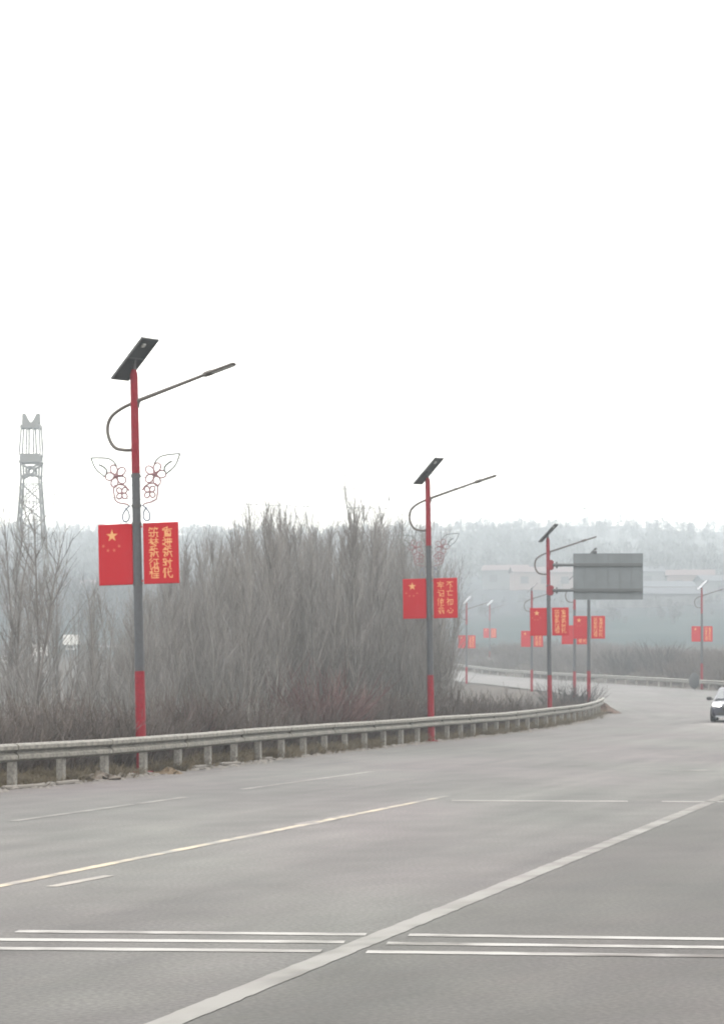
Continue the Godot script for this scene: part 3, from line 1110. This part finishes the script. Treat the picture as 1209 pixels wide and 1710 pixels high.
# ------------------------------------------------------------------ far buildings
func house(called: String, label: String, x: float, d: float, w: float, h: float, dp: float, turn: float, wall: String, roof: String, openings: int, group: String) -> Node3D:
	var root := thing(called, label, "house", pos(x, d), turn, group)
	var b := Mb.new()
	b.box(Vector3(0, h / 2 - 0.8, 0), Vector3(w, h + 1.6, dp))
	part("wall", b.mesh(M[wall]), root)
	b = Mb.new()
	var e := 0.45
	var ridge := h + 1.5
	b.quad(Vector3(-w / 2 - e, h, dp / 2 + e), Vector3(w / 2 + e, h, dp / 2 + e), Vector3(w / 2 + e, ridge, 0), Vector3(-w / 2 - e, ridge, 0))
	b.quad(Vector3(w / 2 + e, h, -dp / 2 - e), Vector3(-w / 2 - e, h, -dp / 2 - e), Vector3(-w / 2 - e, ridge, 0), Vector3(w / 2 + e, ridge, 0))
	b.quad(Vector3(-w / 2 - e, h + 0.01, -dp / 2 - e), Vector3(w / 2 + e, h + 0.01, -dp / 2 - e), Vector3(w / 2 + e, h + 0.01, dp / 2 + e), Vector3(-w / 2 - e, h + 0.01, dp / 2 + e))
	for s in [-1, 1]:
		b.tri(Vector3((w / 2 + 0.01) * s, h, dp / 2), Vector3((w / 2 + 0.01) * s, h, -dp / 2), Vector3((w / 2 + 0.01) * s, ridge - 0.2, 0))
	part("roof", b.mesh(M[roof]), root)
	for k in openings:
		b = Mb.new()
		b.box(Vector3(-w / 2 + w * (k + 0.5) / openings, h * 0.52, dp / 2 - 0.06), Vector3(minf(2.0, w / openings * 0.5), h * 0.45, 0.2))
		part("window", b.mesh(M.dark_opening), root)
	return root

func build_village() -> void:
	var g := "low pink houses of the village on the far slope"
	var px := func(px_: float, d: float) -> float: return (px_ - 604.5) / 3700.0 * d
	for s in [
		[1105, 520, 14.0, 4.2, 0.10, "wall_pink", "roof_grey", 2, "pinkish low house with two dark openings, right of the grey road sign"],
		[1152, 535, 11.0, 4.6, -0.15, "wall_pink", "roof_red", 2, "pinkish house with a reddish roof above the lone lamp at the far guardrail"],
		[1196, 528, 9.0, 3.8, 0.2, "wall_grey", "roof_grey", 1, "greyish low house at the right edge of the picture on the far slope"],
		[1078, 560, 8.0, 4.0, 0.0, "wall_white", "roof_grey", 1, "small pale house peeping out behind the right edge of the grey sign"],
		[905, 545, 15.0, 4.0, 0.1, "wall_pink", "roof_red", 3, "long pinkish house on the far slope left of the sign lamp"],
		[845, 560, 11.0, 4.2, -0.2, "wall_grey", "roof_red", 2, "hazy house with reddish roof between thicket and sign lamp"],
		[1085, 470, 22.0, 2.6, 0.02, "wall_grey", "roof_grey", 0, "long low grey shed on the field below the village"],
	]:
		house("house", s[8], px.call(s[0], s[1]), s[1], s[2], s[3], 7.0, s[4], "wall_grey" if s[5] == "wall_white" else s[5], s[6], s[7], g)
	house("long_building", "long building with a reddish roof glimpsed through the thin trees at the left", px.call(70, 480), 480, 34, 4.5, 9, 0.05, "wall_pink", "roof_red", 6, "")
	house("shed", "small white shed glimpsed low through the thin trees under the tower", px.call(66, 300), 300, 1.3, 0.9, 1.2, 0.2, "wall_white", "wall_white", 1, "")
	house("shed", "small white shed glimpsed through the trees left of the nearest lamp pole", px.call(120, 330), 330, 1.5, 0.7, 1.0, -0.1, "wall_white", "wall_white", 1, "")
	house("shed", "pale hut glimpsed low through the trunks near the left frame edge", px.call(12, 300), 300, 1.2, 0.9, 1.2, 0.0, "wall_white", "roof_grey", 1, "")

# ------------------------------------------------------------------ bare trees
func twig_color(k: float) -> Color:
	return Color(0.118, 0.113, 0.111).lerp(Color(0.222, 0.214, 0.207), k)

# upright leafless tree, height 1 unit = 1 m at scale 1; returns [trunk mesh, twig mesh]
func bare_tree(h: float, stems: int, spread: float, density: int, thick: float) -> Array:
	var t := Mb.new()
	var w := Mb.new()
	for s in stems:
		var lean := Vector3(rng.randfn(0, 0.05), 1, rng.randfn(0, 0.05)) * 1.0
		var a := rng.randf() * TAU
		var off := Vector3(cos(a), 0, sin(a)) * (0.0 if s == 0 else rng.randf_range(0.1, 0.35))
		if s > 0: lean += Vector3(cos(a), 0, sin(a)) * rng.randf_range(0.04, 0.16)
		lean = lean.normalized()
		var hh := h * (1.0 if s == 0 else rng.randf_range(0.6, 0.95))
		var pts := PackedVector3Array()
		var rad := []
		var bend := Vector3(rng.randfn(0, 0.2), 0, rng.randfn(0, 0.2))
		var segs := 7
		var r0 := thick * (1.0 if s == 0 else 0.7)
		for k in segs + 1:
			var f := float(k) / segs
			pts.append(off + lean * hh * f + bend * sin(f * PI) + Vector3(rng.randfn(0, 0.03), 0, rng.randfn(0, 0.03)) - Vector3(0, 0.5 if k == 0 else 0.0, 0))
			rad.append(lerpf(r0, 0.010, pow(f, 0.8)))
		t.col = twig_color(rng.randf_range(0.1, 0.9))
		t.tube(pts, rad, 6, false)
		for k in density:
			var f := rng.randf_range(0.10, 0.99)
			var fi := f * segs
			var i := mini(int(fi), segs - 1)
			var p := pts[i].lerp(pts[i + 1], fi - i)
			var ang := rng.randf() * TAU
			var steep := rng.randf_range(0.28, 0.75) * spread
			var dir := (Vector3(cos(ang), 0, sin(ang)) * steep + lean).normalized()
			var ln := hh * rng.randf_range(0.10, 0.30) * (1.15 - 0.75 * f)
			var bp := PackedVector3Array([p])
			var q := p
			var dd := dir
			for j in 3:
				dd = (dd + Vector3(0, 0.16, 0) + Vector3(rng.randfn(0, 0.08), 0, rng.randfn(0, 0.08))).normalized()
				q += dd * ln / 3.0
				bp.append(q)
			var br := lerpf(0.016, 0.008, f) * clampf(thick / 0.06, 0.7, 1.5)
			w.col = twig_color(rng.randf())
			w.tube(bp, [br, br * 0.8, br * 0.6, br * 0.35], 3, false)
			for j in rng.randi_range(3, 5):
				var u := rng.randf_range(0.25, 1.0) * 3.0
				var ui := mini(int(u), 2)
				var sp := bp[ui].lerp(bp[ui + 1], u - ui)
				var sd := (dd + Vector3(rng.randfn(0, 0.40), rng.randf_range(0.0, 0.5), rng.randfn(0, 0.40))).normalized()
				var sl := ln * rng.randf_range(0.3, 0.7)
				w.tube(PackedVector3Array([sp, sp + sd * sl * 0.5, sp + sd * sl + Vector3(0, 0.06, 0) * sl]), [br * 0.55, br * 0.45, br * 0.25], 3, false)
	return [t.mesh(M.bark_v), w.mesh(M.twig)]

func build_trees() -> void:
	M.bark_v = M.twig
	var protos := []
	for k in 7:
		var h := 7.0
		protos.append(bare_tree(h, 1 + k % 3, [0.75, 0.9, 0.65, 1.1, 0.8, 0.7, 1.0][k], [95, 70, 60, 85, 75, 62, 80][k], [0.055, 0.05, 0.045, 0.06, 0.05, 0.045, 0.055][k]))
	for k in 2:   # loose tall trees at the left
		protos.append(bare_tree(9.0, 1 + k, 1.15, 46, 0.075))
	var proto_nodes := []
	# top of the crowns in the photograph against place across it, used as a guide to heights
	var top := [[-60, 890], [0, 895], [40, 890], [90, 925], [150, 990], [200, 1000], [300, 960], [360, 905], [440, 872], [520, 885], [600, 872], [680, 895], [745, 905], [775, 940]]
	var groups := ["bare trees of the dense thicket behind the guardrail", "thin bare trees at the left behind the guardrail"]
	var made := 0
	var tries := 0
	var placed := []
	while made < 285 and tries < 9000:
		tries += 1
		var px := rng.randf_range(-70, 726)
		var d := rng.randf_range(49, 112)
		var x := (px - 604.5) / 3700.0 * d
		var sparse := px < 240
		if edge_l(d) - x < 2.4: continue
		# thin out towards the left
		var keep := smoothstep(110, 430, px) * 0.96 + 0.04
		if rng.randf() > keep: continue
		# the right-hand edge of the thicket stands near the second lamp
		if px > 700 and d < 66: continue
		if px > 735 and d < 76: continue
		var ok := true
		for q in placed:
			if Vector2(x, d).distance_to(q) < 0.75:
				ok = false
				break
		if not ok: continue
		placed.append(Vector2(x, d))
		var base := land(x, d)
		var want := (1140.0 - table(top, px)) / 3700.0 * d + 1.79 - base
		var hh := want * rng.randf_range(0.72, 1.02)
		if rng.randf() < 0.08: hh *= 1.1
		var kind := rng.randi() % 7
		if sparse and rng.randf() < 0.6: kind = 7 + rng.randi() % 2
		var called := "bare_tree"
		var root := thing(called, "", "tree", Vector3(x, base, -d), rng.randf() * TAU, groups[1] if sparse else groups[0])
		var s := hh / (9.0 if kind >= 7 else 7.0)
		var wide := clampf(s * rng.randf_range(0.85, 1.15), 0.7, 1.5)
		root.scale = Vector3(wide, s, wide)
		part("trunk", protos[kind][0], root)
		part("crown", protos[kind][1], root)
		var size := "short" if hh < want * 0.80 else ("tall" if hh > want * 0.93 else "middling")
		var stems: String = ["single-stemmed", "twin-stemmed", "three-stemmed"][kind % 3 if kind < 7 else kind - 7]
		var behind := x - edge_l(d)
		var depth := "by the guardrail" if behind > -6.5 else ("in second rank" if behind > -11.0 else ("deep in the stand" if behind > -17.0 else "at the back of the stand"))
		var zone := ""
		if px < 30: zone = "left of the tower"
		elif px < 95: zone = "below the tower"
		elif px < 165: zone = "between tower and nearest lamp"
		elif px < 240: zone = "behind the nearest flag board"
		elif px < 320: zone = "just right of the nearest lamp"
		elif px < 400: zone = "well right of the nearest lamp"
		elif px < 480: zone = "around the tall thin stems"
		elif px < 560: zone = "near the reddish bush"
		elif px < 640: zone = "below the feathery crown"
		elif px < 710: zone = "left of the second lamp"
		else: zone = "behind the second lamp"
		var lab := "%s %s bare tree %s, %s" % [size, stems, depth, zone]
		root.set_meta("label", lab)
		made += 1
	# a few that stand out
	for k in [[33, 51.0, 7.6, 8, "dark tall bare tree with forking trunk below the left side of the tower"], [70, 54.0, 7.2, 7, "dark bare tree just right of the tower, its trunk split low"], [437, 60.0, 7.0, 2, "tall thin dark stem that overtops the thicket between the two nearest lamps"], [452, 63.0, 7.2, 5, "pale spindly stem overtopping the thicket beside the tall dark one"], [600, 66.0, 6.9, 0, "tallest feathery crown in the middle of the thicket, left of the second lamp"], [738, 84.0, 7.0, 3, "bushy reddish-grey tree top directly behind the second lamp's pole"]]:
		var d: float = k[1]
		var x: float = (k[0] - 604.5) / 3700.0 * d
		var o := thing("bare_tree", k[4], "tree", Vector3(x, land(x, d), -d), rng.randf() * TAU, "")
		var s: float = k[2] / (9.0 if k[3] >= 7 else 7.0)
		o.scale = Vector3(1.05, s, 1.05)
		part("trunk", protos[k[3]][0], o)
		part("crown", protos[k[3]][1], o)

func shrub(n: int, h: float, spread: float, tint: Color) -> ArrayMesh:
	var w := Mb.new()
	for k in n:
		var a := rng.randf() * TAU
		var p := Vector3(cos(a), 0, sin(a)) * rng.randf() * spread * 0.35
		var dir := (Vector3(cos(a), 0, sin(a)) * rng.randf_range(0.1, 0.8) * spread + Vector3(rng.randfn(0, 0.15), 1, rng.randfn(0, 0.15))).normalized()
		var ln := h * rng.randf_range(0.5, 1.1)
		var m := rng.randf_range(0.7, 1.25)
		w.col = Color(tint.r * m, tint.g * m, tint.b * m)
		var e := p + dir * ln
		w.tube(PackedVector3Array([p - Vector3(0, 0.1, 0), p + dir * ln * 0.5 + Vector3(rng.randfn(0, 0.04), 0, rng.randfn(0, 0.04)), e]), [0.011, 0.008, 0.004], 3, false)
		for j in 3:
			var q := p + dir * ln * rng.randf_range(0.35, 0.9)
			w.tube(PackedVector3Array([q, q + (dir + Vector3(rng.randfn(0, 0.5), 0.2, rng.randfn(0, 0.5))).normalized() * ln * 0.35]), [0.006, 0.003], 3, false)
	return w.mesh(M.twig)

func build_undergrowth() -> void:
	var brown := shrub(34, 1.0, 1.2, Color(0.092, 0.080, 0.074))
	var grass := shrub(40, 0.45, 1.6, Color(0.130, 0.110, 0.080))
	var pl := []
	var pg := []
	for k in 2600:
		var d := rng.randf_range(33, 118)
		var s := rng.randf_range(1.1, 11.0)
		var x := edge_l(d) - s
		var sc := rng.randf_range(0.7, 1.6) * (0.75 + 0.12 * s) * lerpf(1.0, 0.5, smoothstep(82, 96, d))
		pl.append(Transform3D(Basis(Vector3.UP, rng.randf() * TAU).scaled(Vector3(sc, sc * rng.randf_range(0.75, 1.15), sc)), pos(x, d)))
	for k in 700:
		var d := rng.randf_range(31, 115)
		var x := edge_l(d) - rng.randf_range(0.02, 1.5)
		var sc := rng.randf_range(0.25, 0.9)
		pg.append(Transform3D(Basis(Vector3.UP, rng.randf() * TAU).scaled(Vector3(sc, sc * 0.7, sc)), pos(x, d)))
	# rough growth on the bank outside the far bend
	for k in 1500:
		var d := rng.randf_range(120, 300)
		var x := edge_r(d) + rng.randf_range(1.6, 26.0)
		var sc := rng.randf_range(1.0, 2.4)
		pl.append(Transform3D(Basis(Vector3.UP, rng.randf() * TAU).scaled(Vector3(sc, sc * 0.8, sc)), pos(x, d)))
	stuff("undergrowth", brown, pl, "dense brownish leafless undergrowth behind the guardrails")
	stuff("dry_grass", grass, pg, "short dry grass along the foot of the near guardrail")
	# single bushes
	var dark := shrub(90, 1.4, 1.5, Color(0.052, 0.048, 0.048))
	var olive := shrub(110, 1.5, 1.5, Color(0.120, 0.107, 0.060))
	var red := shrub(110, 1.6, 1.4, Color(0.125, 0.085, 0.083))
	for s in [
		[130, 50.0, 1.35, olive, "olive-brown bush behind the guardrail left of the nearest lamp pole"],
		[172, 52.0, 1.1, olive, "small olive-brown bush just left of the nearest lamp pole"],
		[540, 62.0, 1.5, red, "reddish leafless bush low in the middle of the thicket"],
		[500, 61.0, 1.2, red, "smaller reddish bush beside the larger one in the thicket"],
		[300, 51.0, 0.9, red, "low reddish bush right of the nearest lamp pole behind the guardrail"],
		[782, 96.0, 1.7, dark, "dark bush on the bank right of the thicket's end"],
		[815, 102.0, 1.5, dark, "dark rounded bush on the bank left of the sign lamp"],
		[850, 108.0, 1.5, dark, "dark bush in the gap between thicket and sign lamp"],
		[885, 108.0, 1.25, dark, "low dark bush right at the foot of the sign lamp, left side"],
		[940, 112.0, 1.2, dark, "low dark bush right of the sign lamp's foot"],
		[975, 114.0, 1.0, dark, "small dark bush near the end of the near guardrail"],
		[1100, 205.0, 2.2, dark, "brownish bush on the bank behind the far guardrail"],
		[1040, 215.0, 2.0, dark, "hazy bush behind the far guardrail below the grey sign"],
	]:
		var d: float = s[1]
		var x: float = (s[0] - 604.5) / 3700.0 * d
		var o := single("bush", s[3], s[4], "bush", pos(x, d), rng.randf() * TAU, "bushes along the road")
		o.scale = Vector3.ONE * float(s[2])

func build_far_woods() -> void:
	# hazy leafless trees far off: a stem and a loose cloud of twig-sized faces
	var w := Mb.new()
	w.col = Color(0.065, 0.065, 0.065)
	w.tube(PackedVector3Array([Vector3(0, -1, 0), Vector3(0, 5, 0)]), [0.14, 0.05], 4, false)
	for k in 190:
		var y := rng.randf_range(1.2, 7.0)
		var r := 1.7 * sqrt(maxf(0.05, 1.0 - pow((y - 3.8) / 3.4, 2.0)))
		var a := rng.randf() * TAU
		var rr := sqrt(rng.randf()) * r
		var p := Vector3(cos(a) * rr, y, sin(a) * rr)
		var q := Vector3(rng.randfn(0, 0.3), rng.randf_range(0.5, 1.3), rng.randfn(0, 0.3))
		var m := rng.randf_range(0.7, 1.3)
		w.col = Color(0.065 * m, 0.066 * m, 0.066 * m)
		var sd := Vector3(cos(a + 1.0), 0, sin(a + 1.0)) * 0.09
		w.tri(p - sd, p + sd, p + q)
	var m2 := w.mesh(M.twig)
	var pl := []
	for k in 3600:
		var d := rng.randf_range(400, 1000)
		var x := rng.randf_range(-0.24, 0.24) * d
		var dens := hill_noise.get_noise_2d(x * 1.2, d * 2.2)
		if dens < -0.05 and d < 860: continue
		var sc := rng.randf_range(0.5, 1.2)
		if d < 560 and x > 0.03 * d: sc *= 0.30
		if d > 840: sc *= 0.55
		pl.append(Transform3D(Basis(Vector3.UP, rng.randf() * TAU).scaled(Vector3(sc * 1.4, sc, sc * 1.4)), pos(x, d)))
	# windbreak rows across the slope
	for row in [[350, -0.2, -0.06], [430, -0.24, 0.02], [585, -0.24, 0.24], [660, -0.24, 0.24], [905, -0.24, 0.24]]:
		var a: float = row[1] * row[0]
		while a < row[2] * row[0]:
			a += rng.randf_range(1.2, 5.0)
			var sc := rng.randf_range(0.6, 1.25) * (0.5 if row[0] > 900 else 1.0)
			pl.append(Transform3D(Basis(Vector3.UP, rng.randf() * TAU).scaled(Vector3(sc * 1.3, sc, sc * 1.3)), pos(a, row[0] + rng.randf_range(-6, 6))))
	stuff("far_woodland", m2, pl, "hazy leafless woodland covering the far slope")
	# two clumps that show on the skyline
	for s in [[1192, 930, 1.5, "faint tree clump standing on the ridge at the right edge"], [975, 925, 1.1, "faint rounded tree on the ridge above the grey sign"]]:
		var d: float = s[1]
		var x: float = (s[0] - 604.5) / 3700.0 * d
		var o := single("ridge_tree", m2, s[3], "tree", pos(x, d), 0.0, "")
		o.scale = Vector3(s[2] * 1.3, s[2], s[2] * 1.3)

# ------------------------------------------------------------------ verge debris
func rock(r: float, flat: float, tint: Color, rough := 0.2) -> Mb:
	var b := Mb.new()
	var rings := []
	var m := 8 if rough < 0.25 else 18
	var prof := [0.8, 1.0, 0.9, 0.6, 0.15] if rough < 0.25 else [1.25, 1.12, 0.95, 0.82, 0.6, 0.42, 0.2, 0.05]
	for i in prof.size():
		var a := PackedVector3Array()
		var t := float(i) / (prof.size() - 1)
		for j in m:
			var k: float = r * prof[i] * rng.randf_range(1.0 - rough, 1.0 + rough)
			a.append(Vector3(cos(TAU * j / m) * k, (t * 1.2 - 0.25) * r * flat + r * rng.randf_range(-0.3, 0.3) * rough, -sin(TAU * j / m) * k))
		rings.append(a)
	b.col = tint
	b.loft(rings, true)
	return b

func build_debris() -> void:
	var white := Color(1, 1, 1)
	var pebble := rock(0.06, 0.7, white)
	var pl := []
	for k in 2600:
		var d := rng.randf_range(31, 116)
		var x := edge_l(d) + rng.randfn(0.12, 0.22)
		var sc := rng.randf_range(0.25, 1.1)
		if rng.randf() < 0.05: sc *= 1.8
		pl.append(Transform3D(Basis(Vector3.UP, rng.randf() * TAU).scaled(Vector3(sc, sc * 0.8, sc)), Vector3(x, rise(d) - 0.01, -d)))
	stuff("gravel", pebble.mesh(M.stone), pl, "loose gravel and grit along the foot of the near guardrail")
	# mounds of dirt at the rail's foot
	for s in [
		[165, 41.0, 0.42, 0.55, Color(0.75, 0.70, 0.66), "low grey heap of rubble at the guardrail's foot, left of the nearest lamp pole"],
		[205, 41.9, 0.34, 0.4, Color(0.80, 0.78, 0.75), "flat grey heap of grit just left of the nearest lamp pole"],
		[283, 43.6, 0.34, 0.6, Color(0.70, 0.58, 0.44), "small ochre-brown tuft of earth between guardrail posts right of the nearest lamp pole"],
		[1008, 109.0, 0.9, 0.75, Color(0.62, 0.50, 0.46), "brown heap of earth at the far end of the near guardrail"],
		[985, 106.0, 0.7, 0.4, Color(0.60, 0.50, 0.47), "smaller brown heap of earth under the last guardrail posts"],
		[610, 60.8, 0.4, 0.4, Color(0.6, 0.53, 0.5), "low dark heap of earth under the guardrail in the middle of its run"],
	]:
		var d: float = s[1]
		var x: float = (s[0] - 604.5) / 3700.0 * d
		var o := single("dirt_heap", rock(s[2] * 0.8, s[3], s[4], 0.30).mesh(M.stone), s[5], "dirt heap", Vector3(x, rise(d) - 0.03, -d), rng.randf() * TAU, "dirt heaps along the guardrail")
		o.scale = Vector3(1.5 if d < 70 else 1.0, 1, 1)
	# broken pale kerb pieces lying along the verge
	for s in [[40, 37.6, 1.0], [75, 38.3, 0.9], [112, 39.2, 0.9], [213, 42.3, 0.5], [335, 46.6, 0.8], [385, 48.4, 0.7], [440, 51.5, 0.7]]:
		var d: float = s[1]
		var x: float = (s[0] - 604.5) / 3700.0 * d
		var b := Mb.new()
		b.col = Color(2.0, 1.95, 1.85)
		b.soft_box(Vector3(0, 0.025, 0), Vector3(s[2], 0.07, 0.12), 0.02)
		var where := "left of the nearest lamp pole" if s[0] < 240 else "right of the nearest lamp pole"
		single("kerb_piece", b.mesh(M.stone), "pale broken kerb piece lying under the guardrail %s" % where, "kerb piece", Vector3(x, rise(d) + 0.0, -d), 1.12 + rng.randfn(0, 0.12), "pale kerb pieces along the verge")
